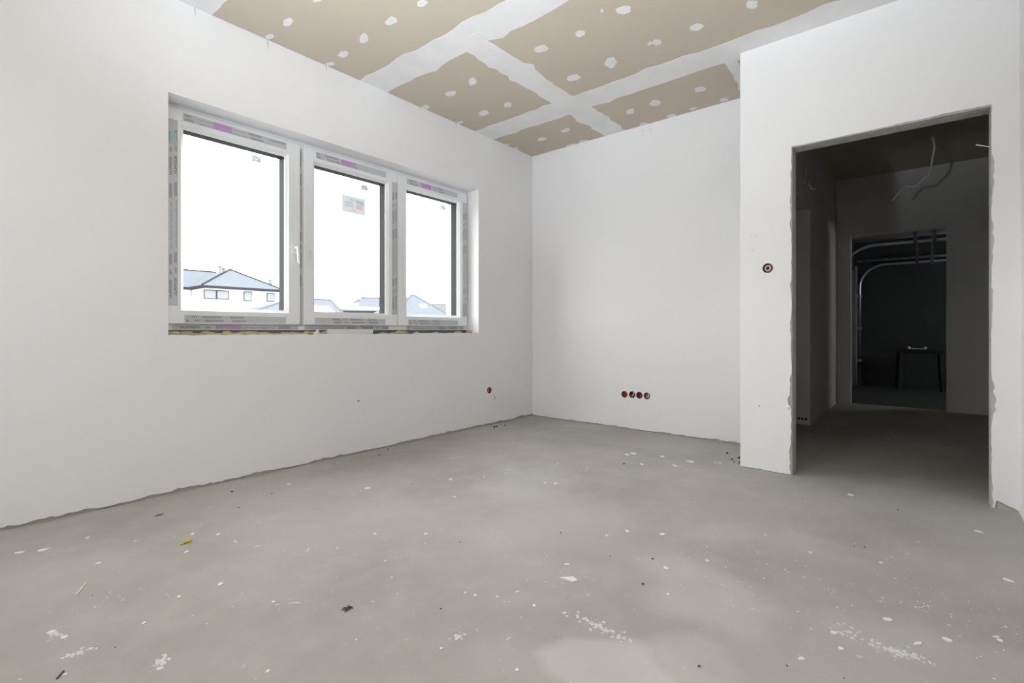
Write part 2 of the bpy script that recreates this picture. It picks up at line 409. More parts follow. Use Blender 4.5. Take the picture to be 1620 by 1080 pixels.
# ---- hall
hl = MB(); hl.slab('Y', [(E + TH, 0), (4.55, 0), (4.55, 2.085), (5.52, 2.085), (5.52, 0), (HX, 0), (HX, H + 0.1), (E + TH, H + 0.1)], [], HY, HY + 0.125)
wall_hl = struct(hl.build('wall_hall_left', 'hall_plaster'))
t = MB()
for yy in (0.885, 0.915, 0.945): t.slab('X', circle(yy, 0.055, 0.012, 8), [], 5.512, 5.53)
t.build('jamb_hole', 'black', wall_hl)
hf = MB(); FY0, FY1, FZ = -0.189, 0.706, 2.083
hf.slab('X', [(RY - 1.6, GF), (FY0, GF), (FY0, FZ), (FY1, FZ), (FY1, GF), (HY + 0.1, GF), (HY + 0.1, H + 0.1), (RY - 1.6, H + 0.1)], [], HX, HX + 0.13)
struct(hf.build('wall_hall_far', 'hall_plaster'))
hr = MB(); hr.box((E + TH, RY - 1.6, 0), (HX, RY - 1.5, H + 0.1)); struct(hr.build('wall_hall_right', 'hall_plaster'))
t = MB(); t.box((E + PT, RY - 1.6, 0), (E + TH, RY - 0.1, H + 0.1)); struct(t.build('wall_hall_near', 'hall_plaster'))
# small room beyond the hall's left doorway
t = MB(); t.box((D + 0.14, 2.4, 0), (HX, 2.5, H + 0.1)); t.box((HX, HY + 0.1, 0), (HX + 0.1, 2.5, H + 0.1)); struct(t.build('wall_side_room', 'hall_plaster'))
t = MB(); t.box((E, RY - 1.6, H + 0.006), (HX + 0.1, W, H + 0.16)); struct(t.build('ceiling_hall', 'board'))
# ---- garage beyond
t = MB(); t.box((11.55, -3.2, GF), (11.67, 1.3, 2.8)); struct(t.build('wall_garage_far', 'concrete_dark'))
t = MB(); t.slab('Y', rect(HX + 0.1, 11.67, GF, 2.8), [rect(9.0, 10.2, 1.25, 1.95)[::-1]], -3.3, -3.2); struct(t.build('wall_garage_right', 'concrete_dark'))  # unseen opening added so daylight catches the steel rails
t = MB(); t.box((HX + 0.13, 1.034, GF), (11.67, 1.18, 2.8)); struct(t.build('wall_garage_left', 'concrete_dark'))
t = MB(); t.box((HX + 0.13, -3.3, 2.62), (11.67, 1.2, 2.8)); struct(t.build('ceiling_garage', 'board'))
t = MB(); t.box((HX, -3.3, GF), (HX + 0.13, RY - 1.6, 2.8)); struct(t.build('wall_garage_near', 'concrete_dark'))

# ---- ceiling: boards, joint bands, filler patches
cs = MB(); cs.box((RX - 0.3, RY - 0.14, H + 0.012), (D + 0.14, W + 0.1, H + 0.15))
ceiling = struct(cs.build('ceiling', 'board'))
JX = [-1.45, -0.22, 1.01, 2.24, 3.48]                    # long joints
edges = [RX] + [j for j in JX if j > RX] + [D]
CROSS = 2.25
for i in range(len(edges) - 1):
    x0, x1 = edges[i], edges[i + 1]
    cuts = [RY, CROSS, W] if x0 > 2.0 else [RY, 1.05, W]
    for a, b in zip(cuts[:-1], cuts[1:]):
        t = MB(); t.box((x0 + 0.002, a + 0.002, H), (x1 - 0.002, b - 0.002, H + 0.0125)); t.build('drywall_panel', 'board', ceiling)
def band(axis, c, a, b, w, seed, n=40):
    """trowelled joint band: wavy-edged thin strip centred on c, from a to b"""
    r1 = rag(a, b, n, 0.05, seed); r2 = rag(a, b, n, 0.05, seed + 1)
    k1 = [c - w / 2 - d + 0.015 for _, d in r1]; k2 = [c + w / 2 + d - 0.015 for _, d in r2]
    lo = [(k, t) for k, (t, _) in zip(k1, r1)]; hi = [(k, t) for k, (t, _) in zip(k2, r2)]
    loop = lo + hi[::-1]
    if axis == 'x': loop = [(t, k) for k, t in loop]
    th = 0.0008 + 0.0003 * (seed % 7); m = MB(); m.slab('Z', loop, [], H - th, H + 0.0002 * (seed % 7 + 1)); return m.build('joint_band', 'compound', ceiling)
for j, w in ((1.0, 0.25), (2.24, 0.25), (3.475, 0.26)):
    band('y', j, RY, W, w, int(j * 100))
band('x', 2.255, 2.24, D, 0.21, 80, 34)
band('x', 1.05, 1.0, 2.24, 0.21, 78, 20)
band('x', PY + 0.08, E, D, 0.10, 79, 12)
def blob(cx, cy, rx, ry, ang, seed, n=14):
    r = random.Random(seed); out = []
    for i in range(n):
        a = 2 * math.pi * i / n; k = 0.8 + 0.4 * r.random()
        x, y = rx * math.cos(a) * k, ry * math.sin(a) * k
        out.append((cx + x * math.cos(ang) - y * math.sin(ang), cy + x * math.sin(ang) + y * math.cos(ang)))
    return out
# screw-head patches, read off the ceiling one by one (pixel x, y, half length px, half height px)
patches = [(455, 35, 8, 6), (427, 58, 7, 4), (502, 0, 7, 3), (575.5, 61, 8, 8), (619, 33, 9, 6), (543, 86, 8, 5), (522, 101, 8, 3), (668, 5, 9, 6),
           (748, 129, 6, 6), (713, 148, 9, 4), (672, 170, 7, 4), (803, 166, 6, 4), (765, 179, 8, 4), (727, 194, 6, 2), (986, 16, 13, 6), (918, 53, 8, 5),
           (856, 77, 11, 5), (966, 99, 9, 8), (907, 123, 11, 5), (1039, 67, 7, 5), (1028, 69, 4, 3), (1102, 43, 10, 6), (1189, 7, 10, 7),
           (895, 206, 7, 3), (857, 220, 8, 3), (814, 236, 6, 3), (1108, 141, 9, 4), (1037, 163, 9, 5), (997, 176, 7, 4), (905, 231, 9, 4), (923, 225, 8, 4), (878, 240, 6, 3),
           (1062, 183, 8, 3), (1018, 197, 7, 3), (1097, 172, 6, 2), (1145, 158, 7, 3), (800, 229, 5, 2), (952, 17, 2, 3)]
for i, (px, py, a, b) in enumerate(patches):
    c = on_z(px, py, H); u = on_z(px + a, py - a * 0.15, H) - c; v = on_z(px, py + b, H) - c
    r = random.Random(900 + i); loop = []
    for k in range(12):
        th = 2 * math.pi * k / 12; q = 0.82 + 0.36 * r.random()
        p = c + (u * math.cos(th) + v * math.sin(th)) * q
        loop.append((min(max(p.x, RX), D - 0.001), min(max(p.y, RY), W - 0.001)))
    t = MB(); t.slab('Z', loop, [], H - 0.0007, H + 0.001); t.build('filler_patch', 'compound', ceiling)

# ================================================================== WINDOW
YS = W + 0.130          # room face of the sashes
YF = W + 0.150          # room face of the fixed frame
win = struct(empty('window_1', ((WX0 + WX1) / 2, W + 0.16, WZ0)))
FZ0, FZ1 = 0.918, 2.250
SZ0, SZ1 = 0.957, 2.222
GZ0, GZ1 = 1.040, 2.128
SASH = [(0.925, 1.716, 0.997, 1.632), (1.746, 2.553, 1.822, 2.462), (2.559, 3.366, 2.652, 3.272)]
t = MB(); t.slab('Y', rect(WX0 - 0.002, WX1 + 0.002, FZ0, FZ1), [rect(0.962, 1.69, 0.99, 2.20)[::-1], rect(1.77, 3.33, 0.99, 2.20)[::-1]], YF, YF + 0.04)
t.build('window_frame', 'pvc', win, bevel=0.002)
t = MB(); t.slab('Y', rect(WX0 - 0.002, WX1 + 0.002, FZ0, FZ1), [rect(0.975, 1.68, 1.01, 2.18)[::-1], rect(1.79, 3.31, 1.01, 2.18)[::-1]], YF + 0.04, YF + 0.075)
t.build('outer_frame', 'anthracite', win)
t = MB(); t.box((WX0, W + 0.155, WZ0 - 0.004), (WX1, W + 0.21, FZ0)); t.build('sill_profile', 'profile_grey', win)
for i, (x0, x1, g0, g1) in enumerate(SASH):
    t = MB(); t.slab('Y', rect(x0, x1, SZ0, SZ1), [rect(g0 - 0.004, g1 + 0.004, GZ0 - 0.004, GZ1 + 0.004)[::-1]], YS, YS + 0.06)
    sash = t.build('sash', 'pvc', win, bevel=0.0025)
    # glazing bead, slanted towards the pane
    t = MB(); e = 0.014; ya, yb = YS + 0.004, YS + 0.030
    A = [(g0 - 0.004, GZ0 - 0.004), (g1 + 0.004, GZ0 - 0.004), (g1 + 0.004, GZ1 + 0.004), (g0 - 0.004, GZ1 + 0.004)]
    B = [(g0 + e, GZ0 + e), (g1 - e, GZ0 + e), (g1 - e, GZ1 - e), (g0 + e, GZ1 - e)]
    for k in range(4):
        p, q, r_, s_ = A[k], A[(k + 1) % 4], B[(k + 1) % 4], B[k]
        t.quad((p[0], ya, p[1]), (q[0], ya, q[1]), (r_[0], yb - 0.006, r_[1]), (s_[0], yb - 0.006, s_[1]))
        t.quad((s_[0], yb - 0.006, s_[1]), (r_[0], yb - 0.006, r_[1]), (r_[0], yb, r_[1]), (s_[0], yb, s_[1]))
        t.quad((p[0], yb, p[1]), (q[0], yb, q[1]), (r_[0], yb, r_[1]), (s_[0], yb, s_[1]))
        t.quad((p[0], ya, p[1]), (q[0], ya, q[1]), (q[0], yb, q[1]), (p[0], yb, p[1]))
    t.build('glazing_bead', 'pvc', sash)
    t = MB(); t.slab('Y', rect(g0 - 0.006, g1 + 0.006, GZ0 - 0.006, GZ1 + 0.006), [rect(g0 + e, g1 - e, GZ0 + e, GZ1 - e)[::-1]], yb, yb + 0.006)
    t.build('gasket', 'rubber', sash)
    t = MB(); t.quad((g0 + 0.005, yb + 0.004, GZ0 + 0.005), (g1 - 0.005, yb + 0.004, GZ0 + 0.005), (g1 - 0.005, yb + 0.004, GZ1 - 0.005), (g0 + 0.005, yb + 0.004, GZ1 - 0.005))
    t.build('glass_pane', 'glass', sash)
    t = MB(); t.slab('Y', rect(x0 + 0.012, x1 - 0.012, SZ0 + 0.012, SZ1 - 0.012), [rect(g0 + e, g1 - e, GZ0 + e, GZ1 - e)[::-1]], yb + 0.012, YS + 0.105)
    t.build('outer_profile', 'anthracite', sash)
    # handle (first sash) or the bare handle rosette holes (the other two)
    hz = 1.478 if i < 2 else 1.455
    hx = {0: 1.677, 1: 1.785, 2: 2.606}[i]
    t = MB(); t.slab('Y', rect(hx - 0.014, hx + 0.014, hz - 0.035, hz + 0.035), [], YS - 0.009, YS)
    if i == 0:
        t.tube([(hx, YS - 0.008, hz + 0.012), (hx, YS - 0.045, hz + 0.012)], 0.009, 10)
        t.tube([(hx, YS - 0.045, hz + 0.020), (hx + 0.004, YS - 0.050, hz - 0.05), (hx + 0.008, YS - 0.048, hz - 0.10)], [0.010, 0.011, 0.008], 10)
        t.build('handle', 'pvc', sash, bevel=0.002)
    else:
        t = MB(); t.slab('Y', rect(hx - 0.012, hx + 0.012, hz - 0.030, hz + 0.030), [circle(hx, hz + 0.018, 0.004, 8)[::-1], circle(hx, hz - 0.018, 0.004, 8)[::-1]], YS - 0.003, YS + 0.001)
        t.build('handle_plate', 'pvc', sash)
        t = MB(); t.tube([(hx, YS - 0.002, hz), (hx, YS - 0.012, hz)], 0.006, 8); t.build('handle_spindle', 'steel', sash)

# ---- lettering
_txt = {}
def text_geo(s, spacing=1.0):
    key = (s, spacing)
    if key in _txt: return _txt[key]
    c = bpy.data.curves.new('lettering', 'FONT'); c.body = s; c.size = 1; c.resolution_u = 2; c.space_character = spacing
    o = bpy.data.objects.new('lettering', c); COL.objects.link(o)
    dg = bpy.context.evaluated_depsgraph_get(); me = o.evaluated_get(dg).to_mesh()
    vs = [(v.co.x, v.co.y) for v in me.vertices]; fs = [tuple(p.vertices) for p in me.polygons]
    o.evaluated_get(dg).to_mesh_clear()
    bpy.data.objects.remove(o); bpy.data.curves.remove(c)
    w = max(v[0] for v in vs)
    _txt[key] = (vs, fs, w); return _txt[key]
def put_text(mb, s, o, u, v, length, height, spacing=1.0):
    vs, fs, w = text_geo(s, spacing); k = len(mb.v)
    for x, y in vs: mb.v.append(tuple(Vector(o) + Vector(u) * (x / w * length) + Vector(v) * (y / 0.7 * height)))
    mb.f += [tuple(k + i for i in f) for f in fs]

PATTERN = [('name', 0.105), ('gap', 0.030), ('mark', 0.033), ('gap', 0.025), ('block', 0.065), ('gap', 0.030), ('web', 0.27), ('gap', 0.025), ('block', 0.085), ('gap', 0.045)]
def film(o, u, v, length, width, rows, phase):
    """strip of printed protective film: o = start corner, u = reading direction, v = up across the strip (print faces -Y)"""
    o, u, v = Vector(o), Vector(u), Vector(v); nrm = Vector((0, -1, 0))
    b = MB(); a = o; p = [a, a + u * length, a + u * length + v * width, a + v * width]
    k = len(b.v); b.v += [tuple(q) for q in p] + [tuple(q + nrm * 0.0012) for q in p]
    b.f += [(0, 1, 2, 3), (4, 7, 6, 5), (0, 4, 5, 1), (1, 5, 6, 2), (2, 6, 7, 3), (3, 7, 4, 0)]
    fo = b.build('protective_film', 'film', win)
    ink, blk = MB(), MB(); z = nrm * 0.0017
    rh = width / rows
    for r in range(rows):
        s = -phase - r * 0.013; i = 0
        yb = o + v * (rh * (r + 0.22)) + z; lh = rh * 0.5
        while s < length:
            kind, ln = PATTERN[i % len(PATTERN)]; i += 1
            s0, s1 = max(s, 0.006), min(s + ln, length - 0.006)
            if kind == 'block' and s1 - s0 > 0.01:
                q = yb + u * s0 - v * lh * 0.1; blk.quad(q, q + u * (s1 - s0), q + u * (s1 - s0) * 0.92 + v * lh * 1.15, q + v * lh * 1.15)
            elif s >= 0.004 and s + ln <= length - 0.004:
                if kind == 'name': put_text(ink, 'SALAMANDER', yb + u * s, u, v, ln, lh * 1.05)
                elif kind == 'web': put_text(ink, 'www.salamander-windows.com', yb + u * s, u, v, ln, lh * 0.62, 1.3)
                elif kind == 'mark':
                    for q0, wd_ in ((0.0, 0.006), (0.010, 0.009), (0.023, 0.006)):
                        q = yb + u * (s + q0); ink.quad(q, q + u * wd_ * 0.5, q + u * (wd_ * 0.5 + 0.004) + v * lh * 0.8, q + u * 0.004 + v * lh * 0.8)
            s += ln
    if blk.v: blk.build('printed_blocks', 'film_block', fo)
    if ink.v: ink.build('printed_lettering', 'ink', fo)
    return fo
UX, UZ = Vector((1, 0, 0)), Vector((0, 0, 1))
def mark(parent, x0, x1, z0, z1, Y, m, name):
    t = MB(); r = random.Random(int(x0 * 1000)); pts = []
    for k in range(6): pts.append((x0 + (x1 - x0) * k / 5, z0 + 0.004 * r.random()))
    for k in range(6): pts.append((x1 - (x1 - x0) * k / 5, z1 - 0.004 * r.random()))
    t.slab('Y', pts, [], Y - 0.0030, Y - 0.0020); t.build(name, m, parent)
# upright strips (read from bottom to top)
fm = film((0.976, YS, 1.062), UZ, -UX, 1.085, 0.051, 2, 0.585 + 0.07)
mark(fm, 0.935, 0.968, 2.005, 2.075, YS, 'mint', 'mint_mark')
film((1.741, YF, 0.945), UZ, -UX, 1.255, 0.024, 1, 0.30)
film((2.549, YS, 1.045), UZ, -UX, 1.095, 0.053, 2, 0.66)
film((3.362, YS, 1.045), UZ, -UX, 1.085, 0.052, 2, 0.69)
# head strips
fm = film((1.002, YS, 2.158), UX, UZ, 0.618, 0.046, 2, 0.20); mark(fm, 1.165, 1.272, 2.160, 2.202, YS, 'pink', 'pink_mark')
fm = film((1.835, YS, 2.158), UX, UZ, 0.605, 0.046, 2, 0.63); mark(fm, 2.035, 2.145, 2.160, 2.202, YS, 'pink', 'pink_mark')
fm = film((2.650, YS, 2.158), UX, UZ, 0.590, 0.046, 2, 0.55); mark(fm, 2.805, 2.915, 2.160, 2.202, YS, 'pink', 'pink_mark')
# bottom strips (read upside down)
film((1.615, YS, 1.008), -UX, -UZ, 0.605, 0.044, 2, 0.31)
film((2.430, YS, 1.008), -UX, -UZ, 0.605, 0.044, 2, 0.50)
film((3.245, YS, 1.008), -UX, -UZ, 0.580, 0.044, 2, 0.35)
# fixed frame, bottom
fm = film((0.952, YF, 0.922), UX, UZ, 0.76, 0.032, 1, -0.04); mark(fm, 1.215, 1.335, 0.924, 0.952, YF, 'pink', 'pink_mark')
film((1.76, YF, 0.922), UX, UZ, 0.72, 0.032, 1, 0.25)
film((2.66, YF, 0.922), UX, UZ, 0.68, 0.032, 1, 0.22)

# ---- stickers on the panes
YG = YS + 0.030
def sticker(cx, cz, w, hgt, big=False):
    t = MB(); t.quad((cx - w / 2, YG + 0.0015, cz - hgt / 2), (cx + w / 2, YG + 0.0015, cz - hgt / 2), (cx + w / 2, YG + 0.0015, cz + hgt / 2), (cx - w / 2, YG + 0.0015, cz + hgt / 2)); s = t.build('pane_sticker', 'paper' if big else 'paper', win)
    t = MB()
    if not big:
        for k, (a, b_, zz, hh) in enumerate(((-.42, .25, .28, .10), (-.42, .10, .10, .10), (-.42, -.05, -.10, .08), (.05, .42, -.38, .30), (.2, .42, .0, .12), (-.4, -.1, -.34, .10))):
            t.quad(*[(x_, YG + 0.0008, z_) for x_, z_ in ((cx + a * w, cz + zz * hgt), (cx + b_ * w, cz + zz * hgt), (cx + b_ * w, cz + (zz + hh) * hgt), (cx + a * w, cz + (zz + hh) * hgt))])
        t.build('printed_marks', 'sticker_ink', s)
    else:
        for a, b_, zz, hh in ((-.18, .05, .24, .10), (-.38, -.05, .02, .14), (-.38, -.02, -.14, .10), (-.12, .08, -.36, .06)):
            t.quad(*[(x_, YG + 0.0008, z_) for x_, z_ in ((cx + a * w, cz + zz * hgt), (cx + b_ * w, cz + zz * hgt), (cx + b_ * w, cz + (zz + hh) * hgt), (cx + a * w, cz + (zz + hh) * hgt))])
        t.build('printed_lines', 'sticker_blue', s)
        t = MB(); t.quad(*[(x_, YG + 0.0008, z_) for x_, z_ in [(cx + .08 * w, cz + .14 * hgt), (cx + .40 * w, cz + .06 * hgt), (cx + .42 * w, cz + .24 * hgt), (cx + .36 * w, cz + .33 * hgt), (cx + .08 * w, cz + .33 * hgt)]]); t.build('printed_emblem', 'sticker_blue2', s)
        t = MB(); t.quad(*[(x_, YG + 0.0008, z_) for x_, z_ in [(cx + .10 * w, cz - .22 * hgt), (cx + .34 * w, cz - .20 * hgt), (cx + .36 * w, cz + .02 * hgt), (cx + .08 * w, cz + .08 * hgt)]]); t.build('printed_emblem', 'sticker_red', s)
M['sticker_ink'] = ink_mat('sticker_ink', (0.62, 0.62, 0.62, 1))
M['sticker_blue'] = ink_mat('sticker_blue', (0.78, 0.82, 0.95, 1))
M['sticker_blue2'] = ink_mat('sticker_blue_emblem', (0.66, 0.78, 0.88, 1))
M['sticker_red'] = ink_mat('sticker_red', (1.0, 0.70, 0.68, 1))
for px, py, w_, h_ in ((405.5, 251.5, 0.060, 0.042), (577, 297, 0.060, 0.042), (701.5, 328.5, 0.060, 0.042)):
    p = on_y(px, py, YG); sticker(p.x, p.z, w_, h_)
p = on_y(560, 324.5, YG); sticker(p.x, p.z, 0.207, 0.130, True)

# ---- mounting foam lumps in the gap below the frame
def lump(mb, c, rx, ry, rz, seed):
    bm = bmesh.new(); bmesh.ops.create_icosphere(bm, subdivisions=2, radius=1); r = random.Random(seed); k = len(mb.v)
    for v in bm.verts:
        q = 0.75 + 0.5 * r.random(); mb.v.append((c[0] + v.co.x * rx * q, c[1] + v.co.y * ry * q, c[2] + v.co.z * rz * q))
    for f in bm.faces: mb.f.append(tuple(k + v.index for v in f.verts))
    bm.free()
t = MB(); x = WX0 + 0.02; r = random.Random(4)
while x < WX1 - 0.01:
    big = r.random(); frac = (x - WX0) / (WX1 - WX0)
    if frac < 0.52 or r.random() < 0.6:
        lump(t, (x, W + 0.125 + 0.03 * r.random(), WZ0 - 0.004 + 0.004 * big), 0.030 + 0.03 * r.random(), 0.022, 0.009 + 0.012 * big, int(x * 1000))
    x += 0.04 + 0.03 * r.random() + (0.05 if frac > 0.52 else 0)
p = on_y(635, 525, W + 0.12); lump(t, (p.x, W + 0.12, WZ0 + 0.006), 0.06, 0.03, 0.020, 88)
p = on_y(744, 522, W + 0.10); lump(t, (3.37, W + 0.11, WZ0 + 0.008), 0.03, 0.03, 0.018, 89); lump(t, (0.94, W + 0.10, WZ0 + 0.004), 0.04, 0.03, 0.016, 90)
t.build('mounting_foam', 'foam', win, smooth=True)

# ================================================================== SMALL THINGS
# offcuts lying on the sill bed
a = on_y(519, 529, W + 0.012); b = on_y(592, 529, W + 0.012)
t = MB(); zz = WZ0 - 0.004
t.slab('Z', [(a.x + 0.0, W + 0.022), (b.x, W + 0.026), (b.x + 0.004, W + 0.095), (a.x + 0.035, W + 0.090)], [], zz + 0.002, zz + 0.036)
tag(t.build('board_offcut', 'flake', origin=((a.x + b.x) / 2, W + 0.04, zz), bevel=0.002), 'white rectangular board offcut lying on the rough window sill', 'offcut')
a = on_y(501.5, 528, W + 0.03)
t = MB(); t.slab('Y', [(a.x - 0.022, WZ0 - 0.004), (a.x + 0.024, WZ0 - 0.004), (a.x + 0.006, WZ0 + 0.030)], [], W + 0.025, W + 0.04)
tag(t.build('plaster_chip', 'flake', origin=(a.x, W + 0.03, WZ0 - 0.004)), 'small white triangular chip standing on the window sill beside the board offcut', 'chip')

# electrical boxes
def arc_pts(c, e1, e2, r, a0, a1, n=10):
    return [Vector(c) + Vector(e1) * (r * math.cos(a0 + (a1 - a0) * i / n)) + Vector(e2) * (r * math.sin(a0 + (a1 - a0) * i / n)) for i in range(n + 1)]
def ebox(p, inward, mat, label, wires, group=None):
    """round flush box set into the wall: rim, cup, bottom; inward = direction into the wall"""
    inw = Vector(inward); e1 = Vector((0, 0, 1)); e2 = inw.cross(e1)
    root = empty('electrical_box', p)
    def ring(rs, ds, n=24):
        mb = MB(); k = len(mb.v)
        for rr, dd in zip(rs, ds):
            for j in range(n):
                a_ = 2 * math.pi * j / n; mb.v.append(tuple(Vector(p) + (e1 * math.sin(a_) + e2 * math.cos(a_)) * rr + inw * dd))
        for i in range(len(rs) - 1):
            for j in range(n): mb.f.append((i * n + j, i * n + (j + 1) % n, (i + 1) * n + (j + 1) % n, (i + 1) * n + j))
        return mb, n
    mb, n = ring([BOXR + 0.0005, BOXR + 0.0005, BOXR - 0.003, BOXR - 0.004, 0.0], [0.02, -0.0012, -0.0012, 0.036, 0.038])
    mb.build('box_cup', mat, root)
    for sgn in (-1, 1):
        t = MB(); c = Vector(p) + e2 * sgn * (BOXR - 0.007) + inw * 0.004; t.tube([c, c + inw * 0.03], 0.0035, 8); t.build('screw_post', mat, root)
    for kind in wires:
        t = MB(); c = Vector(p) + inw * 0.012
        if kind == 'loop':
            pts = arc_pts(c, e1, e2, BOXR * 0.62, 0.3, 5.6, 14); t.tube([q + inw * (0.016 * (i / 14)) for i, q in enumerate(pts)], 0.0045, 8)
        elif kind == 'coil':
            pts = arc_pts(c, e1, e2, BOXR * 0.50, 0.2, 9.5, 26); t.tube([q - inw * (0.010 * (i / 26)) for i, q in enumerate(pts)], 0.0048, 8)
        else:
            t.tube([c + e1 * 0.024 + inw * 0.012, c + e1 * 0.012 + e2 * 0.010, c - e1 * 0.004 + e2 * 0.006, c - e1 * 0.016 - e2 * 0.006, c - e1 * 0.023 - e2 * 0.014 + inw * 0.01], 0.0046, 8)
        t.build('wire', 'wire_white', root, smooth=True)
    return tag(root, label, 'electrical box', group)
G4 = 'flush boxes in the row of four'
ebox(boxes_back[0], (1, 0, 0), 'box_red', 'bright red-orange round electrical box, empty, at the window end of the row of four', [], G4)
ebox(boxes_back[1], (1, 0, 0), 'box_brown', 'round electrical box with one white wire, next to the bright red-orange box', ['bend'], G4)
ebox(boxes_back[2], (1, 0, 0), 'box_brown', 'dark empty round electrical box between the two boxes holding wires', [], G4)
ebox(boxes_back[3], (1, 0, 0), 'box_brown', 'round electrical box with looped wire, at the doorway end of the row of four', ['loop', 'bend'], G4)
ebox(box_left, (0, 1, 0), 'box_red', 'single orange round electrical box low in the window wall', ['bend'])
ebox(box_door, (1, 0, 0), 'box_brown', 'round switch box with coiled white cable beside the doorway', ['coil', 'loop'])
# wire end below the single box and small nick in the window wall
p = on_y(781, 628, W); t = MB(); t.tube([(p.x - 0.012, W + 0.002, p.z + 0.028), (p.x + 0.002, W - 0.012, p.z + 0.012), (p.x + 0.006, W - 0.014, p.z - 0.006), (p.x - 0.004, W - 0.008, p.z - 0.022)], 0.0018, 6)
tag(t.build('wire_stub', 'black', origin=(p.x, W, p.z)), 'thin dark wire end poking from the wall below the single orange box', 'wire')
p = on_y(567, 634, W); t = MB(); lump(t, (p.x, W - 0.001, p.z), 0.010, 0.004, 0.006, 5); t.build('plaster_nick', 'mortar', wall_left)
p = on_x(1201, 642, E); t = MB(); lump(t, (E, p.y, p.z), 0.002, 0.004, 0.004, 5); t.build('plaster_nick', 'mortar', wall_doorway)
p = on_x(1247, 644, E); t = MB(); lump(t, (E - 0.004, p.y, p.z), 0.006, 0.014, 0.014, 15); t.build('plaster_lump', 'plaster', wall_doorway)

t = MB()
for (x0, y0, x1, y1) in ((1186, 370, 1190, 374), (1190, 372, 1187, 376), (1194, 370, 1198, 375), (1198, 371, 1199, 377), (1187, 386, 1192, 385), (1187, 396, 1190, 394), (1190, 394, 1193, 398), (1188, 399, 1195, 394)):
    a, b = on_x(x0, y0, E), on_x(x1, y1, E); t.tube([(E - 0.0001, a.y, a.z), (E - 0.0001, b.y, b.z)], 0.0005, 4)
t.build('pencil_scribble', 'pencil', wall_doorway)
# cables in the hall
def smooth_path(pts, n=6):
    pts = [Vector(p) for p in pts]; out = []
    for i in range(len(pts) - 1):
        p0, p1, p2, p3 = pts[max(i - 1, 0)], pts[i], pts[i + 1], pts[min(i + 2, len(pts) - 1)]
        for k in range(n):
            s = k / n; out.append(0.5 * ((2 * p1) + (p2 - p0) * s + (2 * p0 - 5 * p1 + 4 * p2 - p3) * s * s + (-p0 + 3 * p1 - 3 * p2 + p3) * s ** 3))
    return out + [pts[-1]]
CX = on_z(1475, 217, H)
cab = [CX + Vector((0, 0, 0.01))] + [on_x(px, py, CX.x + dx) for px, py, dx in ((1478, 232, 0.01), (1475, 252, 0.02), (1471, 272, 0.03), (1460, 284, 0.04), (1449, 294, 0.05), (1433, 295, 0.04), (1421, 306, 0.02), (1412, 317, 0.0))]
t = MB(); t.tube(smooth_path(cab), 0.009, 8)
tag(t.build('hanging_cable', 'cable_grey', origin=CX, smooth=True), 'long pale crooked cable hanging from the dark hall ceiling', 'cable')
for (pp, lab) in (([(1275, 261), (1275, 272), (1273, 290)], 'short straight pale cable on the hall side wall above the side door'),
                  ([(1281, 279), (1280, 290), (1284, 298), (1289, 299)], 'short hooked pale cable on the hall side wall above the side door')):
    q = [on_y(x, y, HY - 0.005 - 0.02 * i) for i, (x, y) in enumerate(pp)]; q = [Vector((q[0].x, HY + 0.01, q[0].z))] + q
    t = MB(); t.tube(smooth_path(q), 0.006, 7); tag(t.build('cable_end', 'cable_grey', origin=q[0], smooth=True), lab, 'cable', 'cable ends in the hall')
q = [on_x(x, y, E + 0.08) for x, y in ((1568, 232), (1560, 231.5), (1552, 230), (1544, 229))]; q[0].y = DY0 - 0.005
t = MB(); t.tube(q, 0.0022, 6); tag(t.build('jamb_wire', 'cable_grey', origin=q[0]), 'thin stiff wire sticking out of the doorway jamb', 'wire')

# ---- floor debris
def chip_at(px, py, l_px, h_px, mat, name, label, cat, group=None, th=0.0025, seed=0, ang=0.0, n=9):
    c = on_z(px, py, 0); dep = c.x * FW.x + c.y * FW.y
    a = l_px / 2 / F_PX * dep; b = max(0.003, (on_z(px, py - h_px / 2, 0) - on_z(px, py + h_px / 2, 0)).length / 2)
    base = math.atan2(RT.y, RT.x) + ang
    t = MB(); t.slab('Z', blob(c.x, c.y, a, b, base, seed, n), [], 0.0, th)
    return tag(t.build(name, mat, origin=(c.x, c.y, 0)), label, cat, group)
FL = [(1002, 717.5, 9, 3), (992, 719, 8, 2), (1047.6, 722, 6, 2.5), (1067.6, 736.6, 6, 3), (1015, 734, 5, 2), (752, 942, 5, 3), (845, 958, 5, 4), (818, 1060, 6, 5),
      (879, 765, 6, 2.5), (862, 764, 5, 2), (582, 772, 9, 2.5), (673.7, 845, 6, 2.5), (593, 844.6, 5, 2.5), (897, 893, 9, 2.5), (349, 924, 8, 4), (283, 944, 5, 3), (432.6, 952, 5, 3),
      (228, 985.6, 5, 3), (102, 1008, 10, 4), (81, 1000, 10, 4), (424, 1062, 6, 4), (139, 850.5, 5, 2), (1092, 730, 9, 3.5), (1346, 783, 6, 3), (1549, 841, 9, 3), (1595, 918, 9, 5),
      (1582, 1013, 6, 4), (1330, 1026, 8, 4), (1319, 1001, 11, 5), (1452, 1018, 18, 3), (1404, 980, 13, 5), (1282, 874, 5, 2.5), (1119, 887, 5, 3), (1053.5, 898.7, 6, 5),
      (736, 938, 3, 3), (787, 944, 4, 2.5), (345, 846, 5, 2.5), (305, 845, 5, 3), (295, 873, 6, 3), (1394, 890, 5, 2.5), (1268, 1042, 9, 5), (1499, 1012, 10, 6), (31.7, 874, 13, 2.5), (68.6, 870, 13, 3),
      (155, 891, 9, 2), (719, 786, 6, 2), (698, 1026, 5, 3), (893, 970, 6, 3), (1057, 940, 5, 3), (960, 847, 4, 3), (992, 840, 5, 4), (1048, 845, 9, 3), (457, 766, 6, 2.5), (713, 758, 5, 2)]
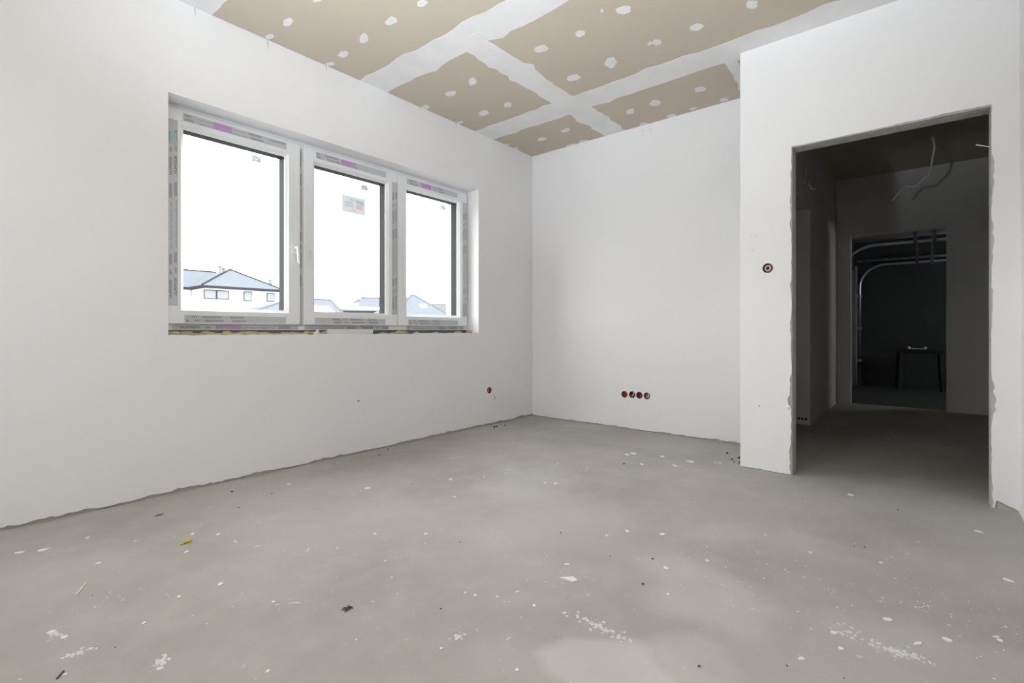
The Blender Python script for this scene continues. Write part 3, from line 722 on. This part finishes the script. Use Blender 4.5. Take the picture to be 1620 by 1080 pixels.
for i, (px, py, l_, h_) in enumerate(FL):
    chip_at(px, py, l_, h_, 'flake', 'plaster_flake', 'small white plaster flake lying on the grey concrete floor', 'flake', 'small white plaster flakes on the floor', seed=i, ang=0.3)
def specks(mb, c, a, b, ang, n, seed, smin, smax, edge=1.0):
    """many tiny flat chips scattered in an ellipse"""
    r = random.Random(seed)
    for k in range(n):
        rr = r.random() ** 1.1 * edge; th = r.random() * 6.283; x, y = a * rr * math.cos(th), b * rr * math.sin(th)
        px_, py_ = c.x + x * math.cos(ang) - y * math.sin(ang), c.y + x * math.sin(ang) + y * math.cos(ang)
        sz = smin + (smax - smin) * r.random() ** 2.5
        mb.slab('Z', blob(px_, py_, sz, sz * (0.4 + 0.5 * r.random()), r.random() * 3.14, r.randint(0, 9999), 6), [], 0.0, 0.0006 + 0.0008 * r.random())
base_ang = math.atan2(RT.y, RT.x)
SM = [(803, 742, 30, 6, 0.0, 46, 'by the window wall end of the room'), (883, 734, 26, 5, 0.0, 40, ''), (723, 1007, 18, 8, 0.2, 60, ''), (251.5, 1049, 20, 12, 0.2, 110, ''), (128, 1031, 34, 6, 0.9, 70, ''),
      (1415, 1030, 70, 14, -0.55, 210, ''), (1345, 1000, 40, 14, 0.2, 70, ''), (1138, 732, 18, 5, 0.0, 40, ''), (955, 995, 125, 10, -0.75, 230, ''), (90, 1003, 36, 9, -0.2, 60, '')]
t = MB()
for i, (px, py, l_, h_, an, n_, _) in enumerate(SM):
    c = on_z(px, py, 0); dep = c.x * FW.x + c.y * FW.y
    b_ = (on_z(px, py - h_ / 2, 0) - on_z(px, py + h_ / 2, 0)).length / 2
    specks(t, c, l_ / 2 / F_PX * dep * 1.5, b_ * 2.0, base_ang + an, int(n_ * 0.55), 500 + i, 0.0006, 0.0085); specks(t, c, l_ / 2 / F_PX * dep * 0.8, b_ * 0.8, base_ang + an, int(n_ * 0.35), 600 + i, 0.0010, 0.0085)
for px, py, a_, b_, n_ in ((1450, 960, 0.55, 0.45, 260), (1150, 950, 0.6, 0.5, 150), (900, 900, 0.9, 0.7, 170), (500, 950, 0.8, 0.6, 130), (850, 750, 1.0, 0.8, 150), (1250, 830, 0.7, 0.6, 110), (150, 960, 0.4, 0.4, 60)):
    specks(t, on_z(px, py, 0), a_, b_, base_ang, int(n_ * 0.7), int(px), 0.0010, 0.0050)
o = t.build('plaster_dust', 'dust'); o['kind'] = 'stuff'; o['label'] = 'fine white plaster specks and smears scattered over the concrete floor'; o['category'] = 'dust'
c = [on_z(x, y, 0) for x, y in ((885, 914), (898, 913), (907, 912.5), (914, 919), (905, 921), (897, 917))]
t = MB(); t.slab('Z', [(q.x, q.y) for q in c], [], 0, 0.003); tag(t.build('paper_scrap', 'flake', origin=c[1]), 'large white arrow-shaped scrap lying alone on the open floor', 'scrap')
c = on_z(296.5, 858, 0); t = MB(); lump(t, (c.x, c.y, 0.006), 0.016, 0.011, 0.007, 3); lump(t, (c.x - 0.02, c.y - 0.006, 0.003), 0.010, 0.005, 0.003, 4)
tag(t.build('foam_crumb', 'yellow', origin=(c.x, c.y, 0)), 'small yellow foam crumb lying on the concrete floor', 'crumb')
c = on_z(250, 815, 0); t = MB(); lump(t, (c.x, c.y, 0.006), 0.022, 0.012, 0.007, 8)
tag(t.build('mortar_chip', 'chip', origin=(c.x, c.y, 0)), 'grey mortar chip on the floor near the window wall', 'chip')
# dried tangle
c = on_z(549, 964, 0); t = MB(); r = random.Random(2)
for k in range(13):
    a = r.random() * 6.28; q = Vector((math.cos(a), math.sin(a), 0)) * (0.010 + 0.010 * r.random())
    t.tube([(c.x, c.y, 0.004), (c.x + q.x * 0.5, c.y + q.y * 0.5, 0.008 * r.random() + 0.003), (c.x + q.x, c.y + q.y, 0.001)], [0.0022, 0.0015, 0.0009], 5)
lump(t, (c.x, c.y, 0.004), 0.005, 0.005, 0.004, 9)
tag(t.build('dry_tangle', 'twig', origin=(c.x, c.y, 0)), 'small dark dried tangle of fibres on the open floor', 'tangle') if 'twig' in M else None
# thin sticks
for pp, lab in ((((120, 941), (127, 932), (136, 922)), 'thin pale splinter lying on the concrete floor'), (((90, 1073), (96, 1066), (101, 1061)), 'thin dark splinter lying on the concrete floor')):
    q = [on_z(x, y, 0.002) for x, y in pp]; t = MB(); t.tube(q, 0.0025, 6); tag(t.build('splinter', 'flake' if 'pale' in lab else 'twig', origin=q[0]), lab, 'splinter')
# dark crumbs
CR = [(782, 676, 4, 'w'), (786, 675, 3, 'w'), (799, 673, 3, 'w'), (793, 673.5, 2, 'w'), (1169.5, 725, 6, 'p'), (1170, 731, 4, 'p'), (1158, 727, 4, 'p'), (1161.5, 731, 3, 'p'), (1150.5, 717, 4, 'p'), (1169, 734, 3, 'p'),
      (367, 778, 8, 'o'), (378, 803, 4, 'o'), (430, 781, 5, 'o'), (614, 711, 5, 'o'), (600, 720, 5, 'o'), (652, 766, 4, 'o'), (727, 858, 5, 'o'), (1421, 806.6, 5, 'o'), (1368, 866, 6, 'o'), (1351, 865, 5, 'o'), (987, 734, 7, 'o'),
      (887, 843, 6, 'o'), (965, 880, 4, 'o'), (1032, 884, 7, 'o'), (1017, 924, 9, 'o'), (697, 963, 7, 'o'), (146, 942, 4, 'o'), (182, 1024, 4, 'o'), (1106, 1054, 9, 'o'), (1245, 1053, 6, 'o'), (1335, 1073, 5, 'o')]
LB = {'w': ('black crumb on the floor at the foot of the window wall', 'black crumbs below the window wall'), 'p': ('black crumb on the floor in the corner beside the doorway wall', 'black crumbs in the corner by the doorway wall'), 'o': ('tiny dark crumb lying on the open concrete floor', 'dark crumbs scattered on the floor')}
for i, (px, py, s_, g) in enumerate(CR):
    c = on_z(px, py, 0); k = s_ * (0.26 if g == 'o' else 0.5) / F_PX * (c.x * FW.x + c.y * FW.y); t = MB(); lump(t, (c.x, c.y, k * 0.45), k, k * 0.8, k * 0.5, i)
    tag(t.build('dark_crumb', 'twig' if g == 'o' else 'black', origin=(c.x, c.y, 0)), LB[g][0], 'crumb', LB[g][1])

# ---- fill light added unseen behind the camera in place of a flash, aimed upward (the photograph's soft light comes off the ceiling)
LX, LY = LAMP_XY
lamp = empty('bounce_fill_lamp', (LX, LY, 0))
for k in range(3):
    a = 2.1 * k + 0.4; t = MB(); t.tube([(LX, LY, 0.62), (LX + 0.38 * math.cos(a), LY + 0.38 * math.sin(a), 0.01)], 0.012, 8); t.build('leg', 'steel', lamp)
t = MB(); t.tube([(LX, LY, 0.5), (LX, LY, LAMP_Z - 0.09)], 0.014, 10); t.build('pole', 'steel', lamp)
t = MB(); t.slab('Z', rect(LX - 0.14, LX + 0.14, LY - 0.10, LY + 0.10), [], LAMP_Z - 0.09, LAMP_Z - 0.05)
for k in range(7): t.box((LX - 0.13 + 0.04 * k, LY - 0.09, LAMP_Z - 0.12), (LX - 0.125 + 0.04 * k, LY + 0.09, LAMP_Z - 0.09))
t.build('lamp_housing', 'yellow', lamp)
t = MB(); t.slab('Z', rect(LX - 0.14, LX + 0.14, LY - 0.10, LY + 0.10), [rect(LX - 0.125, LX + 0.125, LY - 0.085, LY + 0.085)[::-1]], LAMP_Z - 0.05, LAMP_Z - 0.03); t.build('lamp_rim', 'black', lamp)
tag(lamp, 'added bounce light with yellow housing on a steel tripod, aimed at the ceiling', 'lamp')
ld = bpy.data.lights.new('bounce_fill_beam', 'SPOT'); ld.energy = LAMP_W; ld.spot_size = math.radians(LAMP_CONE); ld.spot_blend = 1.0; ld.shadow_soft_size = 0.08; ld.color = (0.90, 0.955, 1.0)
lo = bpy.data.objects.new('bounce_fill_beam', ld); COL.objects.link(lo); lo.location = (LX, LY, LAMP_Z + 0.05); lo.rotation_euler = (Vector(LAMP_AIM) - lo.location).to_track_quat('-Z', 'Y').to_euler()

# ================================================================== GARAGE FITTINGS
TY, RAD, TZ = 0.937, 0.40, 2.116
def track(X, label):
    root = empty('garage_door_track', (X, TY, GF))
    def rail(name, pts):      # C-profile rail with real depth
        t = MB()
        t.tube(pts, 0.022, 8); t.build(name, 'steel', root, smooth=True)
    arc = [(X, TY - RAD + RAD * math.cos(a), TZ - RAD + RAD * math.sin(a)) for a in [math.pi / 2 * i / 10 for i in range(11)]]
    rail('lower_rail', [(X, TY, GF)] + arc + [(X, -1.9, TZ)])
    rail('upper_rail', [(X, TY + 0.05, TZ + 0.085), (X, -1.9, TZ + 0.085)])
    t = MB(); t.box((X - 0.01, TY + 0.035, GF), (X + 0.045, TY + 0.075, TZ)); t.build('angle_post', 'steel', root)
    for z in (0.35, 0.95, 1.55):
        t = MB(); t.box((X - 0.035, TY - 0.035, z - 0.02), (X + 0.03, TY + 0.093, z + 0.02)); t.build('bracket', 'steel', root)
    for y in (0.10, -0.10, -1.0):
        t = MB(); t.box((X - 0.035, y - 0.02, TZ - 0.035), (X + 0.03, y + 0.02, TZ + 0.125)); t.box((X - 0.004, y - 0.015, TZ + 0.12), (X + 0.004, y + 0.015, 2.62)); t.build('hanger', 'profile_grey', root)
    return tag(root, label, 'door track', 'garage door tracks')
track(8.67, 'galvanised garage door track curving under the ceiling just beyond the far doorway')
track(11.30, 'galvanised garage door track running down along the far garage wall')
gd = empty('garage_door', (10.0, 1.01, GF))
for k in range(4):
    t = MB(); t.box((8.72, 1.0, GF + 0.01 + k * 0.53), (11.25, 1.03, GF + 0.53 + k * 0.53)); t.build('door_panel', 'door_panel', gd)
tag(gd, 'dark sectional garage door between the two steel tracks', 'garage door')
# trestle
c = on_x(1455, 552, 11.1); tz = c.z
tr = empty('trestle', (11.1, c.y, GF))
hw = 0.31
t = MB(); t.box((11.0, c.y - hw, tz - 0.075), (11.2, c.y + hw, tz)); t.build('top_beam', 'dark_wood', tr)
for sy in (-1, 1):
    for sx in (-1, 1):
        t = MB(); w_ = 0.05 if sy > 0 else 0.032
        t.tube([(11.1 + sx * 0.06, c.y + sy * (hw - 0.05), tz - 0.03), (11.1 + sx * 0.17, c.y + sy * (hw - 0.02), GF)], w_, 4); t.build('leg', 'dark_wood', tr)
tag(tr, 'dark trestle standing by the far wall of the garage', 'trestle')
c = on_x(1451, 552.5, 11.05); root = empty('steel_fitting', (11.05, c.y, tz))
t = MB(); t.slab('Z', [(11.03, c.y - 0.12), (11.07, c.y - 0.12), (11.07, c.y + 0.12), (11.03, c.y + 0.12)], [], tz, tz + 0.012); t.build('plate', 'steel', root)
for s_ in (-1, 1):
    t = MB(); t.tube([(11.05, c.y + s_ * 0.11, tz + 0.01), (11.05, c.y + s_ * 0.11, tz + 0.04)], 0.022, 10); t.build('end_lug', 'steel', root)
tag(root, 'small shiny steel fitting lying on the dark trestle', 'fitting')

# ================================================================== OUTSIDE
GZ = -1.0
t = MB(); t.quad((-250, W + 0.5, GZ), (250, W + 0.5, GZ), (250, 300, GZ), (-250, 300, GZ)); struct(t.build('ground_outside', 'ground'))
t = MB(); t.quad((-250, -200, -0.2), (RX - 0.3, -200, -0.2), (RX - 0.3, W + 0.5, -0.2), (-250, W + 0.5, -0.2)); t.quad((RX - 0.3, -200, -0.2), (E + 0.3, -200, -0.2), (E + 0.3, RY - 0.3, -0.2), (RX - 0.3, RY - 0.3, -0.2)); struct(t.build('ground_bounce', 'bounce_ground'))
def to_world(dep, lat, z): p = FW * dep + RT * lat; return Vector((p.x, p.y, z))
class Frame:
    """house-local frame: u along the facade, n into the house"""
    def __init__(s, o, u): s.o = Vector(o); s.u = Vector(u).normalized(); s.n = Vector((-s.u.y, s.u.x, 0)); s.n = s.n if s.n.dot(s.o) > 0 else -s.n
    def P(s, a, b, z): q = s.o + s.u * a + s.n * b; return (q.x, q.y, z)
def prism(mb, fr, a0, a1, b0, b1, z0, z1):
    lo = [fr.P(a0, b0, z0), fr.P(a1, b0, z0), fr.P(a1, b1, z0), fr.P(a0, b1, z0)]; hi = [fr.P(a0, b0, z1), fr.P(a1, b0, z1), fr.P(a1, b1, z1), fr.P(a0, b1, z1)]
    k = len(mb.v); mb.v += lo + hi
    mb.f += [tuple(k + i for i in q) for q in ((0, 3, 2, 1), (4, 5, 6, 7), (0, 1, 5, 4), (1, 2, 6, 5), (2, 3, 7, 6), (3, 0, 4, 7))]
def hip(mb, fr, a0, a1, b0, b1, z0, z1, ra0, ra1, rb):
    """hip roof: eave rectangle at z0, ridge from ra0 to ra1 at depth rb, height z1, with a 0.18 m fascia"""
    e = [fr.P(a0, b0, z0), fr.P(a1, b0, z0), fr.P(a1, b1, z0), fr.P(a0, b1, z0)]; r = [fr.P(ra0, rb, z1), fr.P(ra1, rb, z1)]
    k = len(mb.v); mb.v += e + r
    mb.f += [tuple(k + i for i in q) for q in ((0, 1, 5, 4), (1, 2, 5), (2, 3, 4, 5), (3, 0, 4), (3, 2, 1, 0))]
def house_window(root, fr, a, z, w, h, panes=1):
    m = MB(); prism(m, fr, a, a + w, -0.05, 0.02, z, z + h); o = m.build('window', 'house_frame', root)
    pw = w / panes
    for k in range(panes):
        m = MB(); prism(m, fr, a + k * pw + 0.10, a + (k + 1) * pw - 0.10, -0.08, -0.04, z + 0.1, z + h - 0.1); m.build('pane', 'house_pane', o)
# white two-storey house with pyramid roof
P1, P2 = to_world(60.0, -37.6, 0), to_world(67.5, -31.2, 0)
fr = Frame(P1, P2 - P1); L = (P2 - P1).length
hA = empty('white_house', (P1 + P2) / 2 + Vector((0, 0, GZ)))
EZ = CAM_H + 5.45
m = MB(); prism(m, fr, 0.45, L - 0.45, 0.45, L - 0.5, GZ, EZ + 0.1); prism(m, fr, -12, 0.4, 5.2, 13, GZ, EZ); m.build('wall', 'render_white', hA)
m = MB(); hip(m, fr, 0, L, 0, L, EZ, CAM_H + 8.15, L / 2 - 0.1, L / 2 + 0.1, L / 2); ro = m.build('roof', 'roof', hA)
m = MB(); prism(m, fr, -0.05, L + 0.05, -0.05, L + 0.05, EZ - 0.28, EZ); m.build('eave', 'roof_dark', hA)
for a, b in (((0, 0), (L / 2, L / 2)), ((L, 0), (L / 2, L / 2))):
    m = MB(); m.tube([fr.P(a[0], a[1], EZ + 0.05), fr.P(b[0], b[1], CAM_H + 8.2)], 0.10, 6); m.build('hip_cap', 'roof_dark', hA)
m = MB(); hip(m, fr, -13, 7, 4.6, 14, EZ, CAM_H + 8.0, -9, 4.5, 8.6); m.build('wing_roof', 'roof', hA)
m = MB(); prism(m, fr, -13, 0.3, 4.55, 13, EZ - 0.28, EZ); m.build('wing_eave', 'roof_dark', hA)
m = MB(); m.tube([fr.P(-9, 8.6, CAM_H + 8.05), fr.P(4.5, 8.6, CAM_H + 8.05)], 0.10, 6); m.build('ridge_cap', 'roof_dark', hA)
def along(px, b):
    d = ray(px, CY); o_ = fr.o + fr.n * b; return (d * (o_.dot(fr.n) / d.dot(fr.n)) - o_).dot(fr.u)
for a, b, zt in ((along(347, 9.5), 9.5, 9.0), (along(353.5, 9.5), 9.5, 8.75), (along(427, 7.5), 7.5, 7.4)):
    m = MB(); prism(m, fr, a, a + 0.32, b, b + 0.5, EZ, CAM_H + zt); prism(m, fr, a - 0.06, a + 0.38, b - 0.06, b + 0.56, CAM_H + zt, CAM_H + zt + 0.10); m.build('chimney', 'chimney_pale', hA)
fw = Frame(fr.P(0.45, 0.45, 0), fr.u)
def facade_at(px, py):
    d = ray(px, py); o = Vector(fw.o); t_ = o.dot(fw.n) / Vector((d.x, d.y, 0)).dot(fw.n); p = d * t_; p.z += CAM_H
    return (Vector((p.x, p.y, 0)) - o).dot(fw.u), p.z
for (x0, x1, y0, y1, n_) in ((322, 362, 457.5, 474, 2), (385, 398.5, 460.5, 476.5, 1), (421.5, 434.5, 463, 477.5, 1)):
    a0, zt = facade_at(x0, y0); a1, zb = facade_at(x1, y1)
    house_window(hA, fw, a0, zb, a1 - a0, zt - zb, n_)
tag(hA, 'white two-storey house with blue-grey hipped roof beyond the window', 'house')

def low_house(name, label, dep, px0, px1, eave_py, ridge_py, ridge_px0, ridge_px1, skew, mat, extras=()):
    """single-storey house: eave corners and ridge taken from their directions at its distance"""
    l0, l1 = (px0 - 810) / F_PX * dep, (px1 - 810) / F_PX * (dep + skew)
    a, b = to_world(dep, l0, 0), to_world(dep + skew, l1, 0); f_ = Frame(a, b - a); ln = (b - a).length
    ez = CAM_H + (CY - eave_py) / F_PX * dep; dp = 9.0
    d2 = dep + dp / 2
    rz = CAM_H + (CY - ridge_py) / F_PX * d2
    root = empty(name, (a + b) / 2 + Vector((0, 0, GZ)))
    m_ = MB(); prism(m_, f_, 0.4, ln - 0.4, 0.4, dp - 0.4, GZ, ez + 0.05); m_.build('wall', 'render_white', root)
    q = []
    for px in (ridge_px0, ridge_px1):
        d = ray(px, CY); t_ = (f_.o + f_.n * (dp / 2)).dot(f_.n) / d.dot(f_.n); q.append((d * t_ - f_.o).dot(f_.u))
    m_ = MB(); hip(m_, f_, 0, ln, 0, dp, ez, rz, q[0], q[1], dp / 2); m_.build('roof', mat, root)
    m_ = MB(); prism(m_, f_, -0.04, ln + 0.04, -0.04, dp + 0.04, ez - 0.2, ez); m_.build('eave', 'roof_dark', root)
    m_ = MB(); m_.tube([f_.P(0, 0, ez), f_.P(q[0], dp / 2, rz + .03), f_.P(q[1], dp / 2, rz + .03), f_.P(ln, 0, ez)], 0.07, 6); m_.build('ridge_cap', 'roof_brown', root)
    for kind, s0, s1, h0, h1 in extras:      # positions along the facade (0..1) and up the front slope (0..1)
        if kind == 'chimney':
            m_ = MB(); prism(m_, f_, s0 * ln, s0 * ln + s1, dp * 0.42, dp * 0.42 + 0.5, ez, rz + h1); m_.build('chimney', 'render_white', root)
        else:
            def S(s, h): p = f_.P(s * ln, h * dp / 2 - 0.03, ez + h * (rz - ez) + 0.05); return p
            m_ = MB(); m_.quad(S(s0, h0), S(s1, h0), S(s1 + 0.02, h1), S(s0 + 0.02, h1)); v = m_.v; m_.v = v + [(x, y, z - 0.06) for x, y, z in v]
            m_.f = [(0, 1, 2, 3), (7, 6, 5, 4), (0, 4, 5, 1), (1, 5, 6, 2), (2, 6, 7, 3), (3, 7, 4, 0)]; m_.build('skylight' if kind == 'skylight' else 'snow_patch', 'roof_snow', root)
    return tag(root, label, 'house')
low_house('bungalow', 'low house with snow-streaked grey roof beside the white two-storey house', 42, 392, 548, 496, 469.5, 462, 522, 6, 'roof', (('snow', 0.62, 0.90, 0.10, 0.55),))
low_house('bungalow', 'low house with a white chimney seen through the middle pane', 58, 536, 640, 491, 470, 574, 604, 3, 'roof', (('chimney', 0.30, 0.6, 0, 0.55), ('snow', 0.05, 0.30, 0.12, 0.5), ('snow', 0.30, 0.62, 0.10, 0.26)))
low_house('bungalow', 'low house with pale hipped roof and skylights seen through the pane by the corner', 50, 618, 716, 500, 466, 650, 657, 4, 'roof', (('skylight', 0.58, 0.70, 0.42, 0.56), ('skylight', 0.20, 0.28, 0.30, 0.42), ('skylight', 0.24, 0.31, 0.55, 0.66)))
low_house('bungalow', 'long low house with flat-lying roof behind the skylight house', 76, 660, 790, 497, 480, 684, 770, 8, 'roof_brown')
